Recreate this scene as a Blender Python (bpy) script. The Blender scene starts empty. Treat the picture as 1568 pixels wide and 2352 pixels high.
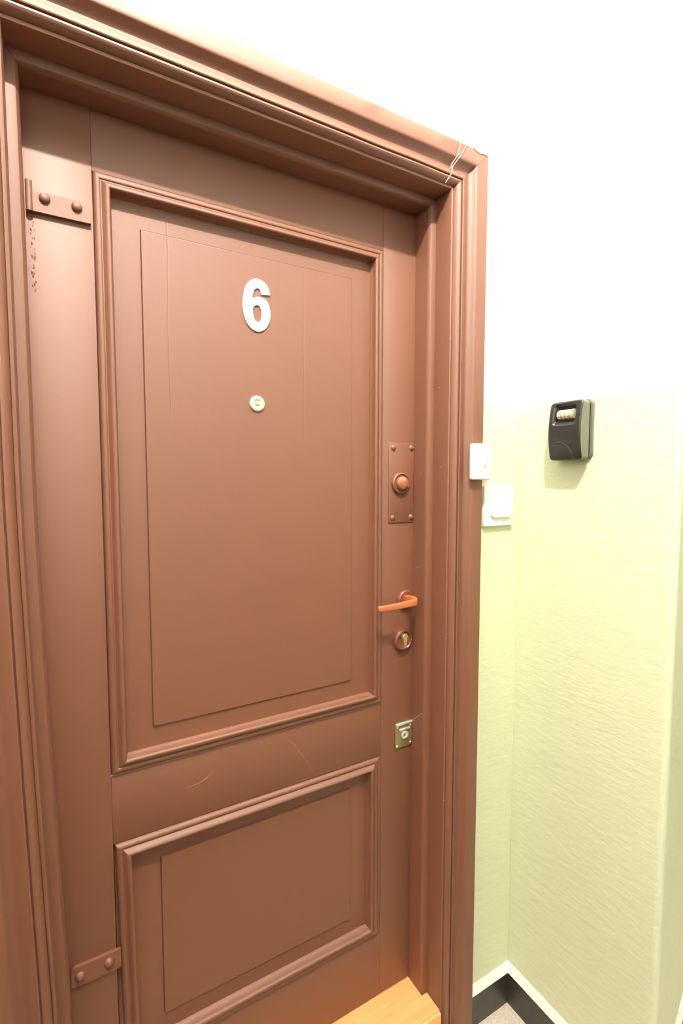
import bpy, bmesh, math, random
from mathutils import Vector, Matrix, noise

random.seed(6)
sc = bpy.context.scene
COL = sc.collection

# ------------------------------------------------------------------ camera
CAM_F = 1146.07            # focal length in pixels of a 1568 x 2352 frame
CAM_YAW = 0.52299          # turned to the right of the door's normal
CAM_PITCH = -0.06716
cam_d = bpy.data.cameras.new('camera')
cam = bpy.data.objects.new('camera', cam_d)
COL.objects.link(cam)
cam.location = (0.0, -1.035, 1.517)
cam.rotation_euler = (math.pi/2 + CAM_PITCH, 0.0, -CAM_YAW)
cam_d.sensor_fit = 'VERTICAL'
cam_d.sensor_height = 24.0
cam_d.lens = CAM_F*24.0/2352.0
cam_d.clip_start = 0.02
sc.camera = cam

# ------------------------------------------------------------------ light
wd = bpy.data.worlds.new('world'); sc.world = wd
wd.use_nodes = True
wd.node_tree.nodes['Background'].inputs[0].default_value = (1.0, 0.93, 0.85, 1)
wd.node_tree.nodes['Background'].inputs[1].default_value = 0.0

LAMP_POS = (0.0, -1.3, 3.467)      # ceiling bulb placed by the shadows; upright tube shape chosen for its falloff
LAMP_STRENGTH = 19500.0
LAMP_COLOR = (1.0, 0.965, 0.875)

sc.view_settings.view_transform = 'Standard'
sc.view_settings.look = 'None'
sc.view_settings.gamma = 1.0
sc.view_settings.use_curve_mapping = False
sc.view_settings.exposure = 0.0

# ------------------------------------------------------------------ materials
def new_mat(name):
    m = bpy.data.materials.new(name); m.use_nodes = True
    nt = m.node_tree
    b = nt.nodes['Principled BSDF']
    return m, nt, b

def N(nt, t, **kw):
    n = nt.nodes.new(t)
    for k, v in kw.items():
        setattr(n, k, v)
    return n

def math_node(nt, op, a, b=None, c=None):
    n = N(nt, 'ShaderNodeMath', operation=op)
    for i, v in enumerate((a, b, c)):
        if v is None: continue
        if isinstance(v, (int, float)): n.inputs[i].default_value = v
        else: nt.links.new(v, n.inputs[i])
    return n.outputs[0]

def mapped_noise(nt, scale, mscale=(1, 1, 1), rot=(0, 0, 0), detail=4.0, rough=0.55):
    tc = N(nt, 'ShaderNodeTexCoord')
    mp = N(nt, 'ShaderNodeMapping')
    mp.inputs['Scale'].default_value = mscale
    mp.inputs['Rotation'].default_value = rot
    nt.links.new(tc.outputs['Object'], mp.inputs['Vector'])
    n = N(nt, 'ShaderNodeTexNoise')
    n.inputs['Scale'].default_value = scale
    n.inputs['Detail'].default_value = detail
    n.inputs['Roughness'].default_value = rough
    nt.links.new(mp.outputs['Vector'], n.inputs['Vector'])
    return n.outputs['Fac'], tc

BROWN = (0.156, 0.044, 0.0115)
def brown_paint(name, grain='z', cracks=(), rough=0.63, col=BROWN):
    m, nt, b = new_mat(name)
    ms = {'z': (14, 14, 1.2), 'x': (1.2, 14, 14)}[grain]
    g, tc = mapped_noise(nt, 9.0, ms, detail=5)
    f, _ = mapped_noise(nt, 60.0, (1, 1, 1), detail=3)
    big, _ = mapped_noise(nt, 2.2, (1, 1, 1), detail=3)
    ramp = N(nt, 'ShaderNodeMixRGB')
    ramp.inputs[1].default_value = (col[0]*0.93, col[1]*0.92, col[2]*0.92, 1)
    ramp.inputs[2].default_value = (col[0]*1.07, col[1]*1.08, col[2]*1.08, 1)
    nt.links.new(big, ramp.inputs[0])
    nt.links.new(ramp.outputs[0], b.inputs['Base Color'])
    h = math_node(nt, 'MULTIPLY', g, 0.00018)
    h = math_node(nt, 'ADD', h, math_node(nt, 'MULTIPLY', f, 0.00022))
    if cracks:
        sep = N(nt, 'ShaderNodeSeparateXYZ')
        nt.links.new(tc.outputs['Object'], sep.inputs[0])
        w, _ = mapped_noise(nt, 7.0, (1, 1, 1), detail=5)
        br, _ = mapped_noise(nt, 5.0, (0.2, 1, 1), detail=4)
        for cx in cracks:
            d = math_node(nt, 'SUBTRACT', sep.outputs[0], cx)
            d = math_node(nt, 'ADD', d, math_node(nt, 'MULTIPLY', math_node(nt, 'SUBTRACT', w, 0.5), 0.009))
            d = math_node(nt, 'ABSOLUTE', d)
            d = math_node(nt, 'SUBTRACT', 1.0, math_node(nt, 'DIVIDE', d, 0.0022))
            d = math_node(nt, 'MAXIMUM', d, 0.0)
            k = math_node(nt, 'MULTIPLY', math_node(nt, 'SUBTRACT', br, 0.46), 9.0)
            k = math_node(nt, 'MINIMUM', math_node(nt, 'MAXIMUM', k, 0.0), 1.0)
            h = math_node(nt, 'ADD', h, math_node(nt, 'MULTIPLY', math_node(nt, 'MULTIPLY', d, k), -0.0007))
    bp = N(nt, 'ShaderNodeBump')
    bp.inputs['Strength'].default_value = 0.55
    bp.inputs['Distance'].default_value = 1.0
    nt.links.new(h, bp.inputs['Height'])
    nt.links.new(bp.outputs[0], b.inputs['Normal'])
    b.inputs['Roughness'].default_value = rough
    b.inputs['Specular IOR Level'].default_value = 1.0
    b.inputs['IOR'].default_value = 1.56
    return m

def plain(name, col, rough=0.5, metal=0.0, spec=0.5, bump=0.0, bscale=80):
    m, nt, b = new_mat(name)
    n, _ = mapped_noise(nt, bscale)
    mx = N(nt, 'ShaderNodeMixRGB')
    mx.inputs[1].default_value = tuple(c*0.93 for c in col) + (1,)
    mx.inputs[2].default_value = tuple(min(1, c*1.07) for c in col) + (1,)
    nt.links.new(n, mx.inputs[0]); nt.links.new(mx.outputs[0], b.inputs['Base Color'])
    b.inputs['Roughness'].default_value = rough
    b.inputs['Metallic'].default_value = metal
    b.inputs['Specular IOR Level'].default_value = spec
    if bump:
        bp = N(nt, 'ShaderNodeBump')
        bp.inputs['Distance'].default_value = bump
        bp.inputs['Strength'].default_value = 0.6
        nt.links.new(n, bp.inputs['Height']); nt.links.new(bp.outputs[0], b.inputs['Normal'])
    return m

PAINT_Z = 1.704
def wall_paint(name, c1=(0.63, 0.655, 0.44, 1), c2=(0.66, 0.685, 0.47, 1), pz=PAINT_Z):
    m, nt, b = new_mat(name)
    st, tc = mapped_noise(nt, 5.0, (3.0, 3.0, 9.0), (math.radians(38), 0, 0), detail=6, rough=0.6)
    f, _ = mapped_noise(nt, 3.0, (1, 1, 1), detail=5)
    sep = N(nt, 'ShaderNodeSeparateXYZ')
    nt.links.new(tc.outputs['Object'], sep.inputs[0])
    z = math_node(nt, 'ADD', sep.outputs[2], math_node(nt, 'MULTIPLY', math_node(nt, 'SUBTRACT', f, 0.5), 0.006))
    k = math_node(nt, 'GREATER_THAN', z, pz)
    gm = N(nt, 'ShaderNodeMixRGB')
    gm.inputs[1].default_value = c1
    gm.inputs[2].default_value = c2
    nt.links.new(f, gm.inputs[0])
    mx = N(nt, 'ShaderNodeMixRGB')
    nt.links.new(k, mx.inputs[0])
    nt.links.new(gm.outputs[0], mx.inputs[1])
    mx.inputs[2].default_value = (0.86, 0.85, 0.81, 1)
    nt.links.new(mx.outputs[0], b.inputs['Base Color'])
    b.inputs['Roughness'].default_value = 0.6
    bp = N(nt, 'ShaderNodeBump')
    bp.inputs['Strength'].default_value = 0.32
    bp.inputs['Distance'].default_value = 0.006
    nt.links.new(st, bp.inputs['Height']); nt.links.new(bp.outputs[0], b.inputs['Normal'])
    return m

def terrazzo():
    m, nt, b = new_mat('terrazzo_floor')
    tc = N(nt, 'ShaderNodeTexCoord')
    v = N(nt, 'ShaderNodeTexVoronoi'); v.inputs['Scale'].default_value = 210
    nt.links.new(tc.outputs['Object'], v.inputs['Vector'])
    r = N(nt, 'ShaderNodeValToRGB')
    nt.links.new(v.outputs['Color'], r.inputs[0])
    e = r.color_ramp.elements
    e[0].color = (0.36, 0.27, 0.20, 1); e[1].color = (0.66, 0.58, 0.47, 1)
    n, _ = mapped_noise(nt, 12.0, (1, 1, 1))
    mx = N(nt, 'ShaderNodeMixRGB'); mx.inputs[0].default_value = 0.5
    nt.links.new(r.outputs[0], mx.inputs[1])
    r2 = N(nt, 'ShaderNodeValToRGB'); nt.links.new(n, r2.inputs[0])
    r2.color_ramp.elements[0].color = (0.45, 0.36, 0.27, 1); r2.color_ramp.elements[1].color = (0.8, 0.74, 0.64, 1)
    nt.links.new(r2.outputs[0], mx.inputs[2])
    # dark field added to the unseen floor to cut bounce light, beige border kept
    sep = N(nt, 'ShaderNodeSeparateXYZ'); nt.links.new(tc.outputs['Object'], sep.inputs[0])
    k = math_node(nt, 'MULTIPLY', math_node(nt, 'LESS_THAN', sep.outputs[1], -0.36), math_node(nt, 'LESS_THAN', sep.outputs[0], 0.86))
    fx = N(nt, 'ShaderNodeMixRGB'); nt.links.new(k, fx.inputs[0])
    nt.links.new(mx.outputs[0], fx.inputs[1]); fx.inputs[2].default_value = (0.05, 0.045, 0.04, 1)
    nt.links.new(fx.outputs[0], b.inputs['Base Color'])
    b.inputs['Roughness'].default_value = 0.45
    return m

M_leaf = brown_paint('brown_gloss_paint_upright', 'z')
M_rail = brown_paint('brown_gloss_paint_rail', 'x')
M_panel = brown_paint('brown_gloss_paint_panel', 'z', cracks=(0.209, 0.502))
M_frame = brown_paint('brown_gloss_paint_frame', 'z')
M_head = brown_paint('brown_gloss_paint_head', 'x')
M_hw = brown_paint('brown_painted_metal', 'x')
M_copper = plain('copper_brown_lever', (0.60, 0.175, 0.065), 0.36, 0.25, 0.6)
M_knob = plain('dark_copper_knob', (0.44, 0.15, 0.065), 0.3, 0.3, 0.6)
M_rose = plain('dark_brown_plastic', (0.20, 0.065, 0.04), 0.22, 0.1, 0.6)
M_brass = plain('brass', (0.92, 0.74, 0.34), 0.30, 0.75)
M_brassw = plain('pale_brass', (0.90, 0.82, 0.56), 0.35, 0.55)
M_olive = plain('tarnished_brass_plate', (0.34, 0.31, 0.13), 0.38, 0.6)
M_chrome = plain('bright_steel', (0.85, 0.83, 0.74), 0.3, 0.6)
M_white = plain('white_plastic', (0.93, 0.925, 0.90), 0.4)
M_whitep = plain('white_number', (0.9, 0.89, 0.85), 0.45)
M_grey = plain('grey_box_enamel', (0.16, 0.16, 0.11), 0.5, 0.1)
M_blackc = plain('black_cover', (0.022, 0.020, 0.018), 0.32, 0, 0.5)
M_dark = plain('dark_void', (0.006, 0.005, 0.005), 0.7)
M_dial = plain('metal_dial', (0.80, 0.68, 0.50), 0.36, 0.5)
M_wall = wall_paint('green_and_white_wall_paint')
M_whitewall = plain('white_plaster', (0.86, 0.85, 0.81), 0.7, 0, 0.3, 0.001, 30)
M_black = plain('black_skirting', (0.028, 0.023, 0.020), 0.35, 0, 0.5, 0.003, 26)
M_cap = plain('white_skirting_edge', (0.93, 0.91, 0.85), 0.5, 0, 0.4, 0.002, 50)
M_far = wall_paint('added_dark_and_white_wall_paint', (0.055, 0.032, 0.02, 1), (0.065, 0.038, 0.024, 1))  # unseen walls: dark lower half added to weaken reflected light on the door
M_floor = terrazzo()
M_shaft = plain('added_dark_shaft', (0.10, 0.08, 0.07), 0.7)  # floor of the added shaft, dark so it absorbs light
M_wire = plain('painted_wire', (0.78, 0.62, 0.48), 0.5)
M_bare = plain('bare_chipped_white', (0.88, 0.86, 0.80), 0.6)
M_scr = plain('pale_scratch', (0.40, 0.20, 0.12), 0.5)
def wood():
    m, nt, b = new_mat('orange_varnished_wood')
    n, _ = mapped_noise(nt, 6.0, (1.0, 14, 14), detail=5)
    r = N(nt, 'ShaderNodeValToRGB'); nt.links.new(n, r.inputs[0])
    r.color_ramp.elements[0].position = 0.3; r.color_ramp.elements[1].position = 0.75
    r.color_ramp.elements[0].color = (0.86, 0.36, 0.12, 1); r.color_ramp.elements[1].color = (0.97, 0.48, 0.20, 1)
    nt.links.new(r.outputs[0], b.inputs['Base Color'])
    b.inputs['Roughness'].default_value = 0.42
    return m
M_wood = wood()

# ------------------------------------------------------------------ helpers
def link(name, bm, mat, parent=None, smooth=True, angle=32):
    bmesh.ops.recalc_face_normals(bm, faces=bm.faces)
    me = bpy.data.meshes.new(name); bm.to_mesh(me); bm.free()
    me.materials.append(mat)
    if smooth:
        me.polygons.foreach_set('use_smooth', [True]*len(me.polygons))
        me.set_sharp_from_angle(angle=math.radians(angle))
    o = bpy.data.objects.new(name, me); COL.objects.link(o)
    if parent is not None: o.parent = parent
    return o

def structure(o, label=None):
    o['kind'] = 'structure'
    if label: o['label'] = label
    return o

def tag(o, label, cat, group=None):
    o['label'] = label; o['category'] = cat
    if group: o['group'] = group
    return o

def empty(name, loc=(0, 0, 0)):
    o = bpy.data.objects.new(name, None); COL.objects.link(o)
    o.location = loc; o.empty_display_size = 0.05
    return o

def adopt(child, parent):
    """parent a mesh whose vertices are in world coordinates"""
    child.parent = parent
    p = Vector((0, 0, 0)); q = parent
    while q is not None:
        p += q.location; q = q.parent
    child.location = -p
    return child

def box(bm, x0, x1, y0, y1, z0, z1, bev=0.0, seg=2):
    r = bmesh.ops.create_cube(bm, size=1.0)
    vs = r['verts']
    for v in vs:
        v.co = Vector(((x0+x1)/2 + v.co.x*(x1-x0), (y0+y1)/2 + v.co.y*(y1-y0), (z0+z1)/2 + v.co.z*(z1-z0)))
    if bev:
        es = list({e for v in vs for e in v.link_edges})
        bmesh.ops.bevel(bm, geom=es, offset=bev, segments=seg, profile=0.5, affect='EDGES')

def new_box(*a, **k):
    bm = bmesh.new(); box(bm, *a, **k); return bm

def lathe(bm, c, prof, seg=40, axis='y'):
    """prof: list of (radius, distance out of the surface); axis -y (door) or -x (right wall)"""
    rings = []
    for r, h in prof:
        ring = []
        if r < 1e-6:
            p = (c[0], c[1]-h, c[2]) if axis == 'y' else (c[0]-h, c[1], c[2])
            ring = [bm.verts.new(p)]
        else:
            for i in range(seg):
                a = 2*math.pi*i/seg
                if axis == 'y':
                    ring.append(bm.verts.new((c[0]+r*math.cos(a), c[1]-h, c[2]+r*math.sin(a))))
                else:
                    ring.append(bm.verts.new((c[0]-h, c[1]+r*math.cos(a), c[2]+r*math.sin(a))))
        rings.append(ring)
    for a, b in zip(rings, rings[1:]):
        if len(a) == 1 and len(b) == 1: continue
        for i in range(seg):
            j = (i+1) % seg
            if len(a) == 1: bm.faces.new((a[0], b[i], b[j]))
            elif len(b) == 1: bm.faces.new((a[i], a[j], b[0]))
            else: bm.faces.new((a[i], a[j], b[j], b[i]))
    if len(rings[0]) > 1: bm.faces.new(rings[0])
    if len(rings[-1]) > 1: bm.faces.new(rings[-1])

def tube(bm, pts, r, seg=8):
    pts = [Vector(p) for p in pts]
    rings = []
    for i, p in enumerate(pts):
        t = (pts[min(i+1, len(pts)-1)]-pts[max(i-1, 0)]).normalized()
        a = t.cross(Vector((0, 1, 0)))
        if a.length < 1e-3: a = t.cross(Vector((1, 0, 0)))
        a.normalize(); b = t.cross(a)
        rr = r[i] if isinstance(r, (list, tuple)) else r
        rings.append([bm.verts.new(p + a*rr*math.cos(2*math.pi*k/seg) + b*rr*math.sin(2*math.pi*k/seg)) for k in range(seg)])
    for u, v in zip(rings, rings[1:]):
        for k in range(seg):
            bm.faces.new((u[k], u[(k+1) % seg], v[(k+1) % seg], v[k]))
    bm.faces.new(rings[0]); bm.faces.new(rings[-1])

def catmull(pts, n=6, closed=False):
    out = []
    P = [Vector(p) for p in pts]
    m = len(P)
    rng = range(m) if closed else range(m-1)
    for i in rng:
        p0 = P[(i-1) % m] if closed or i > 0 else P[0]
        p1 = P[i]; p2 = P[(i+1) % m]
        p3 = P[(i+2) % m] if closed or i+2 < m else P[-1]
        for k in range(n):
            t = k/n
            out.append(0.5*((2*p1) + (-p0+p2)*t + (2*p0-5*p1+4*p2-p3)*t*t + (-p0+3*p1-3*p2+p3)*t**3))
    if not closed: out.append(P[-1])
    return out

def lean(z):
    """the old frame is out of plumb: its left side leans inward towards the floor"""
    return 0.024*max(0.0, 1.5-max(z, 0.55))**1.3

# ------------------------------------------------------------------ room
XR = 1.096      # right wall
YW = -0.10      # wall the door stands in
YC = -0.500     # return wall beyond the rounded corner
ZC = 3.70
YF = -4.0
XW = -2.3
ZS = -3.3       # unseen shaft added behind the camera so less light bounces off the floor
# wall with the door opening
bm = bmesh.new()
box(bm, XW, -0.105, YW, YW+0.18, ZS, ZC)
box(bm, 0.885, XR+0.12, YW, YW+0.18, ZS, ZC)
box(bm, -0.105, 0.885, YW, YW+0.18, 2.235, ZC)
structure(link('wall_back', bm, M_wall, smooth=False), 'wall around the brown door, pale green below and white above')

# right wall with rounded outer corner turning away
R = 0.014
arc = []
for i in range(9):
    a = math.radians(180 + 107*i/8)         # from facing -x to facing the viewer, turned a little away
    arc.append((XR+R+R*math.cos(a), YC+R+R*math.sin(a)))
path_r = [(XR, YW-0.0005)] + arc + [(4.6, arc[-1][1]+0.3057*(4.6-arc[-1][0]))]
bm = bmesh.new()
outer = path_r + [(4.6, 0.5), (XR+0.125, 0.5), (XR+0.125, YW-0.0005)]
vb = [bm.verts.new((p[0], p[1], ZS)) for p in outer]
vt = [bm.verts.new((p[0], p[1], ZC)) for p in outer]
for i in range(len(outer)):
    j = (i+1) % len(outer)
    bm.faces.new((vb[i], vb[j], vt[j], vt[i]))
bm.faces.new(vb); bm.faces.new(vt)
structure(link('wall_right', bm, M_wall, angle=50), 'wall right of the door, green below and white above, ending in a rounded corner')

structure(link('wall_left', new_box(XW-0.12, XW, YF, YW+0.18, ZS, ZC), M_far, smooth=False), 'wall left of the door, white above, darkened below to cut bounce light')
structure(link('wall_front', new_box(XW, 4.6, YF-0.12, YF, ZS, ZC), M_far, smooth=False), 'wall facing the door across the added shaft, white above, darkened below to cut bounce light')
structure(link('wall_far_right', new_box(4.6, 4.72, YF, 0.5, ZS, ZC), M_wall, smooth=False), 'far right wall of the hall, green below and white above')
structure(link('ceiling', new_box(XW-0.12, 4.72, YF-0.12, 0.5, ZC, ZC+0.1), M_whitewall, smooth=False), 'white plaster ceiling')
structure(link('floor', new_box(-1.3, 2.4, -1.5, YW+0.18, -0.2, 0.0), M_floor, smooth=False), 'speckled beige terrazzo floor of the landing')
structure(link('floor_below', new_box(XW-0.12, 4.72, YF-0.12, 0.5, ZS-0.1, ZS), M_shaft, smooth=False), 'dark floor at the bottom of the added shaft that absorbs light')

# hanging lamp: the only light in the hall
lampo = empty('ceiling_lamp', LAMP_POS)
tag(lampo, 'unseen bulb hanging from the white ceiling, made an upright tube for its light falloff', 'lamp')
m, nt, b = new_mat('glowing_tube')
b.inputs['Base Color'].default_value = (0.9, 0.9, 0.88, 1)
b.inputs['Emission Color'].default_value = LAMP_COLOR + (1,)
b.inputs['Emission Strength'].default_value = LAMP_STRENGTH
bm = bmesh.new()
bmesh.ops.create_cone(bm, cap_ends=False, segments=24, radius1=0.020, radius2=0.020, depth=0.06, matrix=Matrix.Translation(LAMP_POS))
adopt(link('tube', bm, m), lampo)
bm = bmesh.new()
lp = Vector(LAMP_POS)
bmesh.ops.create_cone(bm, cap_ends=True, segments=24, radius1=0.0205, radius2=0.0205, depth=0.008, matrix=Matrix.Translation(lp+Vector((0, 0, -0.0342))))
bmesh.ops.create_cone(bm, cap_ends=True, segments=24, radius1=0.026, radius2=0.018, depth=0.08, matrix=Matrix.Translation(lp+Vector((0, 0, 0.0702))))
bmesh.ops.create_cone(bm, cap_ends=True, segments=24, radius1=0.004, radius2=0.004, depth=0.12, matrix=Matrix.Translation(lp+Vector((0, 0, 0.17))))
bmesh.ops.create_cone(bm, cap_ends=True, segments=32, radius1=0.035, radius2=0.05, depth=0.03, matrix=Matrix.Translation(lp+Vector((0, 0, 0.2175))))
adopt(link('socket', bm, M_white), lampo)

# skirting: black band with a white top strip
def skirting(name, path, lab):
    def strip(t, z0, z1, wob):
        bm = bmesh.new()
        pts = []
        for a, b in zip(path, path[1:]):
            L = math.hypot(b[0]-a[0], b[1]-a[1]); k = max(1, int(L/0.012))
            pts += [(a[0]+(b[0]-a[0])*i/k, a[1]+(b[1]-a[1])*i/k) for i in range(k)]
        pts.append(path[-1])
        rings = []
        for i, p in enumerate(pts):
            a = Vector(pts[max(i-1, 0)]); b = Vector(pts[min(i+1, len(pts)-1)])
            d = (b-a).normalized(); nrm = Vector((d.y, -d.x))*1.0
            w = (noise.noise(Vector((p[0]*40, p[1]*40, 3.1)))*0.0022) if wob else 0
            q = Vector(p) + nrm*t; p2 = Vector(p) + nrm*0.0006
            q2 = p2 + (q-p2)*(0.15 if wob else 1.0)
            rings.append([bm.verts.new((p2.x, p2.y, z0)), bm.verts.new((q.x, q.y, z0)),
                          bm.verts.new((q2.x, q2.y, z1+w)), bm.verts.new((p2.x, p2.y, z1+w))])
        for a, b in zip(rings, rings[1:]):
            for k in range(4):
                bm.faces.new((a[k], a[(k+1) % 4], b[(k+1) % 4], b[k]))
        bm.faces.new(rings[0]); bm.faces.new(rings[-1])
        return bm
    o = link(name, strip(0.006, 0.0, 0.0975, False), M_black, angle=60)
    structure(o, lab)
    c = link('top_strip', strip(0.010, 0.0976, 0.1235, True), M_cap, o, angle=60)
    c['label'] = 'white top strip of the skirting'
    return o
skirting('baseboard_back', [(0.938, YW), (XR-0.0008, YW)], 'short black skirting with white top strip between door frame and corner')
skirting('baseboard_right', [(XR, YW-0.0008)] + arc + [(2.38, arc[-1][1]+0.3057*(2.38-arc[-1][0]))], 'black skirting with white top strip along the right green wall')

# ------------------------------------------------------------------ door frame
XL0, XR0, ZT = -0.0445, 0.831, 2.193       # opening at the casing
STEP = 0.018
prof = [(0.0, -0.0565), (0.0, -0.1060), (0.0012, -0.1092), (0.0035, -0.1105), (0.0062, -0.1098), (0.0070, -0.1075),
        (0.0085, -0.1110), (0.0105, -0.1160), (0.0135, -0.1200), (0.0170, -0.1218), (0.0200, -0.1212), (0.0218, -0.1190),
        (0.0224, -0.1176), (0.0230, -0.1176), (0.0235, -0.1228), (0.0250, -0.1236), (0.0300, -0.1214), (0.0370, -0.1178), (0.0420, -0.1150),
        (0.0455, -0.1140), (0.0490, -0.1146), (0.0525, -0.1170), (0.0560, -0.1208), (0.0585, -0.1248), (0.0605, -0.1280),
        (0.0625, -0.1292), (0.0660, -0.1297), (0.0945, -0.1302), (0.0965, -0.1290), (0.0972, -0.1260), (0.0972, -0.1010), (0.0300, -0.1010), (0.0300, -0.0565)]
bead = [(0.0, -0.0005), (-0.018, -0.0005), (-0.018, -0.0440), (-0.0172, -0.0500), (-0.0140, -0.0545), (-0.0100, -0.0560), (0.0, -0.0562), (0.02, -0.0562), (0.02, 0.045), (0.0, 0.045)]

def side_piece(bm, prof, side, z0, ztop, miter=True, nz=40):
    """vertical length of moulding; side = +1 right, -1 left"""
    rows = []
    for k in range(nz+1):
        row = []
        for u, y in prof:
            zt = ztop + (u if miter else 0)
            z = z0 + (zt-z0)*k/nz
            x = XR0 + u if side > 0 else XL0 - u + lean(z)
            row.append(bm.verts.new((x, y, z)))
        rows.append(row)
    m = len(prof)
    for a, b in zip(rows, rows[1:]):
        for i in range(m):
            j = (i+1) % m
            bm.faces.new((a[i], a[j], b[j], b[i]))
    bm.faces.new(rows[0]); bm.faces.new(rows[-1])

def head_piece(bm, prof, nx=30, wav=0.0):
    rows = []
    for k in range(nx+1):
        row = []
        for u, y in prof:
            xa = XL0-u; xb = XR0+u
            x = xa+(xb-xa)*k/nx
            w = wav*noise.noise(Vector((x*9, u*5, 1.0)))
            row.append(bm.verts.new((x, y+w, ZT+u)))
        rows.append(row)
    m = len(prof)
    for a, b in zip(rows, rows[1:]):
        for i in range(m):
            j = (i+1) % m
            bm.faces.new((a[i], a[j], b[j], b[i]))
    bm.faces.new(rows[0]); bm.faces.new(rows[-1])

frame = empty('trim_1', (0.39, -0.1, 0))
structure(frame, 'brown painted moulded door frame around the door')
for s in (1, -1):
    bm = bmesh.new(); side_piece(bm, prof, s, 0.0, ZT-0.0006)
    adopt(link('casing', bm, M_frame), frame)
    bm = bmesh.new(); side_piece(bm, bead, s, 0.0, ZT-0.0006)
    adopt(link('jamb', bm, M_frame), frame)
bm = bmesh.new(); head_piece(bm, prof, wav=0.0012)
adopt(link('head_casing', bm, M_head), frame)
bm = bmesh.new(); head_piece(bm, bead)
adopt(link('head_jamb', bm, M_head), frame)

# block of bare wood and plaster at the casing's top right corner
bm = bmesh.new()
pts = [(0.878, 2.2896), (0.892, 2.2897), (0.908, 2.2897), (0.9278, 2.2895), (0.9278, 2.2850), (0.914, 2.2848), (0.900, 2.2825), (0.887, 2.2850)]
f = [bm.verts.new((x, -0.1312, z)) for x, z in pts]; g = [bm.verts.new((x, -0.1292, z)) for x, z in pts]
bm.faces.new(f); bm.faces.new(g)
for i in range(len(pts)):
    j = (i+1) % len(pts); bm.faces.new((f[i], f[j], g[j], g[i]))
o = adopt(link('bare_patch', bm, M_bare, smooth=False), frame); o['label'] = 'white chipped patch on the casing corner'

# scuff across the narrow reveal
bm = bmesh.new(); tube(bm, catmull([(0.8129, -0.004, 0.8690), (0.8129, -0.018, 0.8800), (0.8129, -0.032, 0.8930), (0.8129, -0.044, 0.9055)], 5), 0.0011, 6)
o = adopt(link('scuff', bm, M_scr), frame); o['label'] = 'pale scuff across the reveal'
for x, y, z in ((0.8305, -0.085, 1.545), (0.8305, -0.075, 1.74), (0.8128, -0.030, 1.53), (0.8128, -0.020, 1.285), (0.8330, -0.1104, 1.12), (0.8330, -0.1104, 0.70), (0.8340, -0.1104, 1.85)):
    bm = bmesh.new(); lathe(bm, (x, y, z), [(0.0017, -0.0004), (0.0014, 0.0004), (0, 0.0007)], 8, 'y' if y < -0.11 else 'x')
    adopt(link('paint_chip', bm, M_scr), frame)

# ------------------------------------------------------------------ door leaf
DX0, DX1, DZ0, DZ1 = -0.034, 0.826, 0.134, 2.182
door = empty('door_1', (0.39, 0.0, 0.134))
structure(door, 'brown panelled wooden apartment door with the number 6')

XA, XB = 0.0785, 0.7145       # moulding outer edges, upper panel
ZA, ZB = 0.9390, 2.0690
LXB = 0.7070
LZA, LZB = 0.3100, 0.7975
Y1 = 0.042
g = 0.0002
def part(name, bm, mat, parent=door, label=None, **k):
    o = link(name, bm, mat, **k)
    adopt(o, parent)
    if label: o['label'] = label
    return o

part('stile', new_box(DX0, XA-g, 0.0, Y1, DZ0, DZ1, bev=0.0004), M_leaf)
part('stile', new_box(XB+g, DX1, 0.0, Y1, DZ0, DZ1, bev=0.0004), M_leaf)
part('rail', new_box(XA+g, XB-g, 0.0, Y1, ZB+g, DZ1, bev=0.0004), M_rail)
part('rail', new_box(XA+g, XB-g, 0.0, Y1, LZB+g, ZA-g, bev=0.0004), M_rail)
part('rail', new_box(XA+g, XB-g, 0.0, Y1, DZ0, LZA-g, bev=0.0004), M_rail)
# small gap filler where the lower panel is slightly narrower
part('stile', new_box(LXB+g, XB-g, 0.0004, Y1, LZA, LZB, bev=0.0006), M_leaf)

mp = [(0.0006, 0.012), (0.0008, 0.003), (0.0018, -0.0030), (0.0045, -0.0056), (0.0085, -0.0066), (0.0118, -0.0058), (0.0130, -0.0042),
      (0.0144, -0.0044), (0.0165, -0.0068), (0.0192, -0.0102), (0.0218, -0.0122), (0.0244, -0.0129), (0.0268, -0.0120), (0.0284, -0.0096),
      (0.0290, -0.0050), (0.0294, 0.0035), (0.0312, 0.0055), (0.0322, 0.0130)]
def panel_moulding(bm, x0, x1, z0, z1, lean_left=0.0):
    C = [(x0, z0, 1, 1), (x1, z0, -1, 1), (x1, z1, -1, -1), (x0, z1, 1, -1)]
    def pt(c, u, y):
        x = c[0]+c[2]*u; z = c[1]+c[3]*u
        if x < 0.13: x += lean_left*(z1-z)
        return (x, y, z)
    for i in range(4):
        a, b = C[i], C[(i+1) % 4]
        va = [bm.verts.new(pt(a, u, y)) for u, y in mp]
        vb = [bm.verts.new(pt(b, u, y)) for u, y in mp]
        for k in range(len(mp)-1):
            bm.faces.new((va[k], vb[k], vb[k+1], va[k+1]))
        bm.faces.new((va[0], va[-1], vb[-1], vb[0]))

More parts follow.
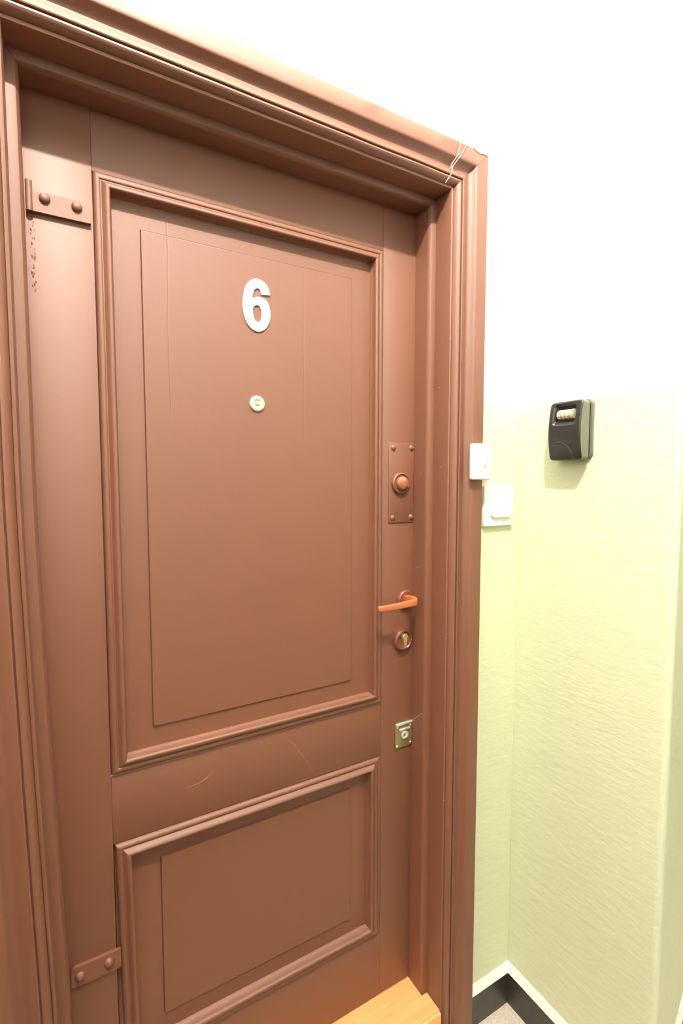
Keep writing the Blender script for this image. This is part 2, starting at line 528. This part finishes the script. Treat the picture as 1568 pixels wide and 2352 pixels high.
def panel(x0, x1, z0, z1, fx0, fx1, fz0, fz1):
    """flat panel with a raised field whose edge is a small quirked step"""
    bm = bmesh.new()
    yb, yf = 0.0115, 0.0078
    loops = [((x0, x1, z0, z1), yb), ((fx0-0.0022, fx1+0.0022, fz0-0.0022, fz1+0.0022), yb),
             ((fx0-0.0012, fx1+0.0012, fz0-0.0012, fz1+0.0012), yb+0.0010),
             ((fx0, fx1, fz0, fz1), yf+0.0003), ((fx0+0.0012, fx1-0.0012, fz0+0.0012, fz1-0.0012), yf)]
    L = []
    for (a, b, c, d), y in loops:
        L.append([bm.verts.new(p) for p in ((a, y, c), (b, y, c), (b, y, d), (a, y, d))])
    for p, q in zip(L, L[1:]):
        for i in range(4):
            j = (i+1) % 4; bm.faces.new((p[i], p[j], q[j], q[i]))
    bm.faces.new(L[-1])
    back = [bm.verts.new((v.co.x, 0.024, v.co.z)) for v in L[0]]
    for i in range(4):
        j = (i+1) % 4; bm.faces.new((L[0][i], back[i], back[j], L[0][j]))
    bm.faces.new(back)
    return bm
part('panel', panel(XA+0.002, XB-0.002, ZA+0.002, ZB-0.002, 0.1610, 0.6290, 1.0135, 1.9890), M_panel, angle=12)
part('panel', panel(XA+0.002, LXB-0.002, LZA+0.002, LZB-0.002, 0.1690, 0.6262, 0.3815, 0.7298), M_leaf, angle=12)
bm = bmesh.new(); panel_moulding(bm, XA, XB, ZA, ZB)
part('panel_moulding', bm, M_rail, angle=40)
bm = bmesh.new(); panel_moulding(bm, 0.0810, LXB, LZA, LZB, 0.016)
part('panel_moulding', bm, M_rail, angle=40)

# strap hinges with dome rivets
def strap(x0, x1, z0, z1, knuckle=True, rounded=False, rivets=()):
    h = empty('strap_hinge'); h.parent = door
    h.location = Vector(((x0+x1)/2, 0, (z0+z1)/2)) - door.location
    bm = bmesh.new()
    t = 0.0074
    out = []
    r = 0.010 if rounded else 0.002
    for cx, cz, a0 in ((x1-0.001, z0+0.001, -90), (x1-0.001, z1-0.001, 0), (x0+r, z1-r, 90), (x0+0.002, z0+0.002, 180)):
        rr = r if a0 == 90 else (0.001 if cx > (x0+x1)/2 else 0.002)
        for k in range(7):
            a = math.radians(a0+15*k); out.append((cx+rr*math.cos(a), cz+rr*math.sin(a)))
    F = [bm.verts.new((x, -t, z)) for x, z in out]; B = [bm.verts.new((x, 0.0, z)) for x, z in out]
    bm.faces.new(F); bm.faces.new(B)
    for i in range(len(out)):
        j = (i+1) % len(out); bm.faces.new((F[i], F[j], B[j], B[i]))
    es = [e for e in bm.edges if abs(e.verts[0].co.y+t) < 1e-6 and abs(e.verts[1].co.y+t) < 1e-6]
    bmesh.ops.bevel(bm, geom=es, offset=0.0012, segments=2, affect='EDGES')
    pl = link('plate', bm, M_hw, angle=50); adopt(pl, h)
    if knuckle:
        bm = bmesh.new()
        # the strap curls round the pin next to the jamb
        pts = []
        for k in range(11):
            a = math.radians(-60+18*k)
            pts.append((x0+0.002-0.006*math.sin(a)*0.6, -0.004-0.005*math.cos(a)))
        bmesh.ops.create_cone(bm, cap_ends=True, segments=20, radius1=0.0052, radius2=0.0052, depth=(z1-z0)+0.016,
                              matrix=Matrix.Translation((x0-0.0035, -0.0062, (z0+z1)/2+0.007)))
        kn = link('knuckle', bm, M_hw, angle=50); adopt(kn, h)
    for x, z in rivets:
        bm = bmesh.new()
        lathe(bm, (x, -t, z), [(0.0088, 0), (0.0086, 0.0018), (0.0074, 0.0042), (0.0052, 0.0060), (0.0026, 0.0069), (0, 0.0072)], 24)
        rv = link('rivet', bm, M_hw, angle=60); adopt(rv, h)
    return h
strap(-0.016, 0.0745, 1.9725, 2.0065, True, False, ((0.0035, 1.9970), (0.0525, 1.9955)))
strap(-0.0015, 0.0856, 0.5435, 0.5820, False, True, ((0.0131, 0.5630), (0.0636, 0.5655)))

# flaking paint at the hinge edge
bm = bmesh.new()
for i in range(26):
    z = 1.955 - i*0.0045 + random.uniform(-.003, .003); x = -0.0180+random.uniform(-0.002, 0.0045)
    n = 9; r = random.uniform(0.0016, 0.0034)
    c = bm.verts.new((x+random.uniform(-.001, .001), -random.uniform(0.0006, 0.0016), z)); ring = []
    for k in range(n):
        a = 2*math.pi*k/n; rr = r*random.uniform(0.6, 1.3)
        ring.append(bm.verts.new((x+rr*0.5*math.cos(a), 0.0002, z+rr*1.5*math.sin(a))))
    for k in range(n): bm.faces.new((c, ring[k], ring[(k+1) % n]))
part('paint_flakes', bm, M_hw, label='flaking paint beside the hinge', smooth=False)

# number 6
out6 = [(0.4206, 1.9133), (0.4179, 1.9235), (0.4131, 1.9328), (0.4021, 1.9402), (0.389, 1.9419), (0.3771, 1.9366), (0.3674, 1.9242), (0.362, 1.9063), (0.3598, 1.8841), (0.3619, 1.8645), (0.367, 1.8493), (0.3759, 1.8382), (0.3856, 1.8334), (0.3954, 1.833), (0.4065, 1.8381), (0.4155, 1.8496), (0.4206, 1.8658), (0.4203, 1.8801), (0.4164, 1.8938), (0.4087, 1.9022), (0.3984, 1.9048), (0.3886, 1.9035), (0.3799, 1.8987)]
out6b = [(0.3799, 1.8987), (0.3813, 1.9078), (0.3849, 1.9181), (0.391, 1.9232), (0.3964, 1.9226), (0.3997, 1.9176), (0.4007, 1.9113)]
in6 = [(0.3906, 1.8879), (0.3967, 1.8859), (0.4005, 1.8789), (0.402, 1.869), (0.4003, 1.8585), (0.395, 1.8524), (0.3891, 1.8527), (0.3837, 1.858), (0.3814, 1.8677), (0.3811, 1.8777), (0.3845, 1.8843)]
cu = bpy.data.curves.new('six', 'CURVE'); cu.dimensions = '2D'; cu.fill_mode = 'BOTH'
for pts in (catmull([(a, b, 0) for a, b in out6], 5) + catmull([(a, b, 0) for a, b in out6b], 5)[1:],
            catmull([(a, b, 0) for a, b in in6], 5, True)):
    sp = cu.splines.new('POLY'); sp.points.add(len(pts)-1)
    for p, q in zip(sp.points, pts): p.co = (q.x, q.y, 0, 1)
    sp.use_cyclic_u = True
cu.extrude = 0.0012; cu.bevel_depth = 0.0004
tmp = bpy.data.objects.new('tmp6', cu); COL.objects.link(tmp)
bpy.context.view_layer.update()
me = bpy.data.meshes.new_from_object(tmp)
bpy.data.objects.remove(tmp); bpy.data.curves.remove(cu)
for v in me.vertices:
    v.co = (v.co.x, 0.0062 - v.co.z, v.co.y)
me.name = 'house_number'; me.materials.clear(); me.materials.append(M_whitep)
num = bpy.data.objects.new('house_number', me); COL.objects.link(num); adopt(num, door)
num['label'] = 'white number 6 on the upper panel'

# peephole
PX, PZ = 0.3892, 1.6790
pe = empty('peephole'); pe.parent = door; pe.location = Vector((PX, 0.0078, PZ)) - door.location
pe['label'] = 'round brass peephole'
bm = bmesh.new(); lathe(bm, (PX, 0.0078, PZ), [(0.0172, 0), (0.0172, 0.002), (0.0160, 0.0036), (0.0125, 0.0042), (0.0085, 0.0040), (0.0070, 0.0028), (0.0060, 0.0026)], 40)
adopt(link('ring', bm, M_brassw, angle=50), pe)
bm = bmesh.new(); lathe(bm, (PX, 0.0052, PZ), [(0.0058, 0), (0.0054, 0.0008), (0.003, 0.0018), (0, 0.0021)], 24)
adopt(link('lens', bm, plain('peephole_glass', (0.42, 0.44, 0.30), 0.15, 0.2), angle=60), pe)

# upper lock: painted plate with four screws and a copper cylinder
lk = empty('lock_plate'); lk.parent = door; lk.location = Vector((0.772, 0, 1.504)) - door.location
adopt(link('plate', new_box(0.7330, 0.8115, -0.0026, 0.0, 1.4035, 1.6070, bev=0.0012), M_hw, angle=50), lk)
for x, z in ((0.7462, 1.5945), (0.8030, 1.5955), (0.7450, 1.4170), (0.8030, 1.4172)):
    bm = bmesh.new(); lathe(bm, (x, -0.0026, z), [(0.0074, 0), (0.0070, 0.0014), (0.0050, 0.0034), (0.0026, 0.0044), (0, 0.0047)], 20)
    adopt(link('screw', bm, M_hw, angle=60), lk)
bm = bmesh.new(); lathe(bm, (0.7675, -0.0026, 1.5048), [(0.0275, 0), (0.0272, 0.006), (0.0258, 0.0085), (0.0235, 0.0092), (0.0222, 0.0080), (0.0215, 0.006), (0.010, 0.006)], 44)
adopt(link('collar', bm, M_hw, angle=50), lk)
bm = bmesh.new(); lathe(bm, (0.7685, -0.0080, 1.5052), [(0.0172, 0), (0.0176, 0.005), (0.0168, 0.0085), (0.0130, 0.0112), (0.0080, 0.0122), (0.0, 0.0125)], 40)
o = adopt(link('knob', bm, M_knob, angle=50), lk); o['label'] = 'copper coloured lock knob'
bm = bmesh.new(); lathe(bm, (0.7690, -0.0195, 1.5140), [(0.0036, -0.0015), (0.0034, 0.0010), (0, 0.0016)], 20)
o = adopt(link('pin', bm, M_brassw, angle=50), lk); o['label'] = 'small pale pin on the knob'

# lever handle
hd = empty('lever_handle'); hd.parent = door; hd.location = Vector((0.793, 0, 1.2005)) - door.location
bm = bmesh.new(); lathe(bm, (0.7885, 0, 1.2010), [(0.0250, 0), (0.0252, 0.0050), (0.0236, 0.0078), (0.0215, 0.0086), (0.0195, 0.0080), (0.0100, 0.0080)], 44)
adopt(link('rose', bm, M_rose, angle=50), hd)
path = catmull([(0.7870, -0.006, 1.2045), (0.7868, -0.022, 1.2047), (0.7868, -0.038, 1.2050), (0.7852, -0.0475, 1.2052), (0.7790, -0.0535, 1.2054),
                (0.7600, -0.0560, 1.2052), (0.7300, -0.0566, 1.2040), (0.7000, -0.0556, 1.2030), (0.6680, -0.0535, 1.2026)], 6)
bm = bmesh.new(); rings = []
n = len(path)
for i, p in enumerate(path):
    t = (path[min(i+1, n-1)]-path[max(i-1, 0)]).normalized()
    side = t.cross(Vector((0, 0, 1))).normalized(); up = Vector((0, 0, 1))
    s = i/(n-1)
    hh = (0.0090 + 0.0025*math.sin(min(1, s/0.5)*math.pi)) * (1-0.32*max(0, s-0.5)/0.5)
    ww = 0.0065 if s < 0.35 else 0.0055
    if i == n-1: hh *= 0.75; ww *= 0.7
    ring = []
    for k in range(20):
        a = 2*math.pi*k/20
        ca, sa = math.cos(a), math.sin(a)
        e = 0.45
        ring.append(bm.verts.new(p + side*ww*math.copysign(abs(ca)**e, ca) + up*hh*math.copysign(abs(sa)**e, sa)))
    rings.append(ring)
for a, b in zip(rings, rings[1:]):
    for k in range(20): bm.faces.new((a[k], a[(k+1) % 20], b[(k+1) % 20], b[k]))
bm.faces.new(rings[0]); bm.faces.new(rings[-1])
o = adopt(link('grip', bm, M_copper, angle=40), hd); o['label'] = 'orange copper lever grip'

# round cylinder escutcheon below the lever
es = empty('cylinder_escutcheon'); es.parent = door; es.location = Vector((0.7797, 0, 1.0955)) - door.location
CX, CZ = 0.7790, 1.0955
bm = bmesh.new(); lathe(bm, (CX, 0, CZ), [(0.0285, 0), (0.0287, 0.0060), (0.0270, 0.0105), (0.0235, 0.0125), (0.0215, 0.0112), (0.0205, 0.0090), (0.008, 0.0085)], 48)
adopt(link('ring', bm, M_rose, angle=50), es)
bm = bmesh.new()
pr = []
for k in range(17):
    a = math.radians(-55+290*k/16)
    pr.append((CX+0.0004+0.0082*math.cos(a), CZ+0.0105+0.0082*math.sin(a)))
pr += [(CX-0.0040, CZ-0.0150), (CX-0.0030, CZ-0.0185), (CX+0.0004, CZ-0.0200), (CX+0.0038, CZ-0.0185), (CX+0.0048, CZ-0.0150)]
F = [bm.verts.new((x, -0.0165, z)) for x, z in pr]; B = [bm.verts.new((x, -0.004, z)) for x, z in pr]
bm.faces.new(F); bm.faces.new(B)
for i in range(len(pr)):
    j = (i+1) % len(pr); bm.faces.new((F[i], F[j], B[j], B[i]))
es_e = [e for e in bm.edges if all(abs(v.co.y+0.0165) < 1e-6 for v in e.verts)]
bmesh.ops.bevel(bm, geom=es_e, offset=0.0012, segments=2, affect='EDGES')
o = adopt(link('cylinder', bm, M_brass, angle=50), es); o['label'] = 'brass lock cylinder'

# small square lock plate
kp = empty('key_plate'); kp.parent = door; kp.location = Vector((0.786, 0, 0.8375)) - door.location
kp['label'] = 'square tarnished brass lock plate'
adopt(link('plate', new_box(0.7588, 0.8122, -0.0042, 0.0, 0.8035, 0.8715, bev=0.0010), M_olive, angle=50), kp)
o = adopt(link('lip', new_box(0.7586, 0.8124, -0.0085, -0.0043, 0.8655, 0.8722, bev=0.0012), M_chrome, angle=50), kp); o['label'] = 'bright folded top lip'
o = adopt(link('cover', new_box(0.7705, 0.8035, -0.0082, -0.0042, 0.8505, 0.8560, bev=0.0012), M_chrome, angle=50), kp)
bm = bmesh.new(); lathe(bm, (0.7880, -0.0042, 0.8365), [(0.0110, 0), (0.0110, 0.0034), (0.0096, 0.0044), (0.0060, 0.0040), (0.0052, 0.0018), (0.0020, 0.0016)], 36)
adopt(link('key_collar', bm, M_chrome, angle=50), kp)
bm = bmesh.new(); box(bm, 0.7868, 0.7888, -0.0064, -0.0052, 0.8335, 0.8415)
adopt(link('keyhole', bm, M_dark, smooth=False), kp)
for x, z in ((0.7640, 0.8100), (0.8075, 0.8105), (0.7650, 0.8608), (0.8075, 0.8600)):
    bm = bmesh.new(); lathe(bm, (x, -0.0042, z), [(0.0031, 0), (0.0029, 0.0008), (0.0016, 0.0018), (0, 0.0021)], 16)
    adopt(link('screw', bm, M_chrome, angle=60), kp)

# scratches in the paint
def scratch(pts, y, r=0.00045):
    bm = bmesh.new()
    P = catmull([(x, y, z) for x, z in pts], 6)
    n = len(P)
    tube(bm, P, [max(0.00012, r*math.sin(math.pi*(i+0.5)/n)) for i in range(n)], 6)
    return bm
part('scratch', scratch([(0.2227, 0.8694), (0.2440, 0.8702), (0.2593, 0.8751), (0.2700, 0.8830), (0.2755, 0.8944)], 0.0), M_scr, label='pale curved scratch')
part('scratch', scratch([(0.4518, 0.9097), (0.4700, 0.8930), (0.4850, 0.8688), (0.5040, 0.8400), (0.5170, 0.8109)], 0.0, 0.0004), M_scr, label='pale long scratch')
# line of cracked filler under the upper moulding
bm = bmesh.new(); tube(bm, [(XA-0.001, -0.0002, ZA-0.0008), (0.40, -0.0002, ZA-0.0010), (XB+0.002, -0.0002, ZA-0.0008)], 0.0009, 6)
part('filler_line', bm, M_scr, label='pale filler line under the moulding')

# ------------------------------------------------------------------ threshold
bm = bmesh.new()
op = [(-0.0400, 0.0385), (0.8125, 0.0385), (0.8125, -0.0575), (0.8300, -0.0575), (0.8300, -0.1150), (-0.0200, -0.1150), (-0.0200, -0.0575), (-0.0400, -0.0575)]
F = [bm.verts.new((x, y, 0.128)) for x, y in op]; B = [bm.verts.new((x, y, 0.0)) for x, y in op]
bm.faces.new(F); bm.faces.new(B)
for i in range(len(op)):
    j = (i+1) % len(op); bm.faces.new((F[i], F[j], B[j], B[i]))
bmesh.ops.bevel(bm, geom=[e for e in bm.edges if all(v.co.z > 0.12 and v.co.y < -0.11 for v in e.verts)], offset=0.006, segments=3, affect='EDGES')
th = link('threshold', bm, M_wood, angle=40)
tag(th, 'orange varnished wooden threshold at the foot of the brown door', 'threshold')

# ------------------------------------------------------------------ key safe on the right wall
KY0, KY1, KZ0, KZ1 = -0.3105, -0.2245, 1.5605, 1.6990
ks = empty('key_safe', (XR, -0.268, 1.5605))
tag(ks, 'black and grey key safe with a four digit combination on the green wall', 'key safe')
def bulge(z):
    s = (z-KZ0)/(KZ1-KZ0)*2-1
    return 0.0400 + 0.0095*(1-s*s)
def rrect(y0, y1, z0, z1, r, n=6):
    P = []
    for cy, cz, a0 in ((y1-r, z1-r, 0), (y0+r, z1-r, 90), (y0+r, z0+r, 180), (y1-r, z0+r, 270)):
        for k in range(n+1):
            a = math.radians(a0+90*k/n); P.append((cy+r*math.cos(a), cz+r*math.sin(a)))
    return P
def slab(x0, x1, y0, y1, z0, z1, r, bev=0.0):
    bm = bmesh.new()
    P = rrect(y0, y1, z0, z1, r)
    A = [bm.verts.new((x0, y, z)) for y, z in P]; B = [bm.verts.new((x1, y, z)) for y, z in P]
    bm.faces.new(A); bm.faces.new(B)
    for i in range(len(P)):
        j = (i+1) % len(P); bm.faces.new((A[i], A[j], B[j], B[i]))
    if bev:
        bmesh.ops.bevel(bm, geom=[e for e in bm.edges if all(abs(v.co.x-x0) < 1e-7 for v in e.verts)], offset=bev, segments=3, affect='EDGES')
    return bm
adopt(link('back_plate', slab(XR-0.0080, XR-0.0004, KY0-0.0020, KY1+0.0015, KZ0+0.002, KZ1+0.003, 0.012, 0.002), M_grey, angle=50), ks)
adopt(link('gasket', slab(XR-0.0170, XR-0.0080, KY0+0.0030, KY1-0.0030, KZ0+0.006, KZ1-0.003, 0.009), M_dark, angle=50), ks)
# body shell: extruded rounded outline following the bulge
bm = bmesh.new()
def dense(P, step=0.004):
    out = []
    for i in range(len(P)):
        a = P[i]; b = P[(i+1) % len(P)]
        L = math.hypot(a[0]-b[0], a[1]-b[1]); k = max(1, int(L/step))
        out += [(a[0]+(b[0]-a[0])*j/k, a[1]+(b[1]-a[1])*j/k) for j in range(k)]
    return out
P = dense(rrect(KY0, KY1, KZ0, KZ1, 0.009))
A = [bm.verts.new((XR-0.0160, y, z)) for y, z in P]
B_ = [bm.verts.new((XR-bulge(z)+0.0022, y, z)) for y, z in P]
for i in range(len(P)):
    j = (i+1) % len(P); bm.faces.new((A[i], A[j], B_[j], B_[i]))
bm.faces.new(A)
adopt(link('body', bm, M_grey, angle=50), ks)
# front cover: height field with dial window and thumb arc
def sstep(a, b, x):
    t = max(0, min(1, (x-a)/(b-a))); return t*t*(3-2*t)
def rbox_sd(y, z, y0, y1, z0, z1, r):
    dy = abs(y-(y0+y1)/2)-(y1-y0)/2+r; dz = abs(z-(z0+z1)/2)-(z1-z0)/2+r
    return math.hypot(max(dy, 0), max(dz, 0)) + min(max(dy, dz), 0) - r
arcp = catmull([(-0.2480, 1.6010, 0), (-0.2560, 1.6020, 0), (-0.2635, 1.6004, 0), (-0.2754, 1.5925, 0), (-0.2849, 1.5799, 0), (-0.2925, 1.5584, 0)], 8)
def cover_h(y, z):
    h = bulge(z)
    d = -rbox_sd(y, z, KY0, KY1, KZ0, KZ1, 0.009)         # distance inside the outline
    d = max(d, 0)
    e = 0.0045
    if d < e: h -= e*0.55*(1-math.sqrt(max(0, 1-((e-d)/e)**2)))*1.4
    # wide scooped bowl round the window
    w0 = rbox_sd(y, z, -0.2960, -0.2365, 1.6430, 1.6925, 0.007)
    h -= 0.0045*sstep(0.0015, -0.0035, w0)
    w = rbox_sd(y, z, -0.2920, -0.2400, 1.6500, 1.6870, 0.006)
    h -= 0.0090*sstep(0.0012, -0.0012, w)
    da = min(math.hypot(y-q.x, z-q.y) for q in arcp)
    h += 0.0016*math.exp(-(da/0.0012)**2)
    return h
ny, nz = 74, 118
bm = bmesh.new(); grid = {}
for i in range(ny+1):
    for k in range(nz+1):
        y = KY0+(KY1-KY0)*i/ny; z = KZ0+(KZ1-KZ0)*k/nz
        # squeeze the corner points onto the rounded outline
        sd = rbox_sd(y, z, KY0, KY1, KZ0, KZ1, 0.009)
        if sd > 0:
            cy = min(max(y, KY0+0.009), KY1-0.009); cz = min(max(z, KZ0+0.009), KZ1-0.009)
            L = math.hypot(y-cy, z-cz); y = cy+(y-cy)*0.009/L; z = cz+(z-cz)*0.009/L
        grid[i, k] = bm.verts.new((XR-cover_h(y, z), y, z))
for i in range(ny):
    for k in range(nz):
        bm.faces.new((grid[i, k], grid[i+1, k], grid[i+1, k+1], grid[i, k+1]))
bmesh.ops.remove_doubles(bm, verts=bm.verts, dist=1e-5)
adopt(link('front_cover', bm, M_blackc, angle=70), ks)
for i in range(4):
    bm = bmesh.new()
    y0 = -0.2455-0.0108*i
    seg = 40; r = 0.0118; c = Vector((XR-0.0362, 0, 1.6680))
    prof_d = [(0.6, 0), (0.93, 0.0006), (1.0, 0.0018), (1.0, 0.0080), (0.93, 0.0092), (0.6, 0.0098)]
    rings = []
    for f_, dy in prof_d:
        ring = []
        for k in range(seg):
            a = 2*math.pi*k/seg
            rr = r*f_*(1.0 - (0.05 if (k % 4) == 0 else 0))
            ring.append(bm.verts.new((c.x+rr*math.cos(a), y0-dy, c.z+rr*math.sin(a))))
        rings.append(ring)
    for a, b in zip(rings, rings[1:]):
        for k in range(seg): bm.faces.new((a[k], a[(k+1) % seg], b[(k+1) % seg], b[k]))
    bm.faces.new(rings[0]); bm.faces.new(rings[-1])
    adopt(link('dial', bm, M_dial, angle=35), ks)

# ------------------------------------------------------------------ light switch on the wall by the frame
sw = empty('light_switch', (1.008, YW, 1.393))
tag(sw, 'white rocker light switch on the green wall right of the door frame', 'light switch')
adopt(link('plate', new_box(0.9560, 1.0610, YW-0.0105, YW-0.0004, 1.3925, 1.4980, bev=0.002), M_white, angle=50), sw)
bm = bmesh.new()
P = dense(rrect(0.976, 1.055, 1.4135, 1.483, 0.016))
loops = []
for ins, dep in ((0.0, 0.0104), (0.0, 0.0140), (0.0016, 0.0158), (0.006, 0.0166)):
    loops.append([bm.verts.new((1.0155+(x-1.0155)*(1-ins/0.039), YW-dep-0.002*(1.448-z)/0.035*0.6, 1.448+(z-1.448)*(1-ins/0.035))) for x, z in P])
for a, b in zip(loops, loops[1:]):
    for i in range(len(P)):
        j = (i+1) % len(P); bm.faces.new((a[i], a[j], b[j], b[i]))
bm.faces.new(loops[-1])
adopt(link('rocker', bm, M_white, angle=50), sw)

# ------------------------------------------------------------------ doorbell button on the casing
db = empty('doorbell_button', (0.910, -0.1302, 1.513))
tag(db, 'small white doorbell button box mounted on the outer edge of the brown door casing', 'doorbell')
adopt(link('housing', new_box(0.8800, 0.9400, -0.1465, -0.1303, 1.5135, 1.6020, bev=0.0045, seg=3), M_white, angle=50), db)
bm = bmesh.new(); lathe(bm, (0.9170, -0.1463, 1.5530), [(0.0085, -0.001), (0.0085, 0.0012), (0.0070, 0.0022), (0.0, 0.0026)], 28)
adopt(link('button', bm, M_white, angle=50), db)
bm = bmesh.new(); lathe(bm, (0.9170, -0.1488, 1.5510), [(0.0030, 0), (0.0028, 0.0006), (0.0, 0.0009)], 16)
adopt(link('indicator', bm, plain('grey_indicator', (0.45, 0.45, 0.38), 0.5), angle=50), db)

# ------------------------------------------------------------------ loose wire over the casing corner
bm = bmesh.new()
def wire(pts, r=0.0011): tube(bm, catmull(pts, 6), r, 6)
wire([(0.8330, -0.1020, 2.2925), (0.8335, -0.1240, 2.2922), (0.8338, -0.1318, 2.2895), (0.8335, -0.1318, 2.2790), (0.8310, -0.1318, 2.2700), (0.8300, -0.1316, 2.2620),
      (0.8270, -0.1300, 2.2540), (0.8230, -0.1210, 2.2440), (0.8200, -0.1190, 2.2340), (0.8170, -0.1260, 2.2210), (0.8120, -0.1250, 2.2100), (0.8080, -0.1140, 2.1980)])
wire([(0.8170, -0.1260, 2.2210), (0.8220, -0.1210, 2.2330), (0.8340, -0.1300, 2.2540), (0.8440, -0.1318, 2.2680), (0.8530, -0.1318, 2.2850), (0.8600, -0.1312, 2.2915),
      (0.8720, -0.1310, 2.2930), (0.8900, -0.1300, 2.2925), (0.9080, -0.1270, 2.2930), (0.9290, -0.1200, 2.2930),
      (0.9450, -0.1040, 2.3010), (0.9631, -0.1015, 2.3100), (1.0012, -0.1015, 2.3126), (1.0400, -0.1015, 2.3090), (1.0700, -0.1015, 2.3075)], 0.0009)
wr = link('loose_wire', bm, M_wire, angle=60)
tag(wr, 'thin loose wire looped over the top right corner of the brown door casing', 'wire')
# staples holding it
bm = bmesh.new(); box(bm, 1.0650, 1.0780, YW-0.0045, YW-0.0004, 2.3045, 2.3110, bev=0.001)
o = link('wire_clip', bm, M_bare, wr); o['label'] = 'pale clip fixing the wire to the wall'
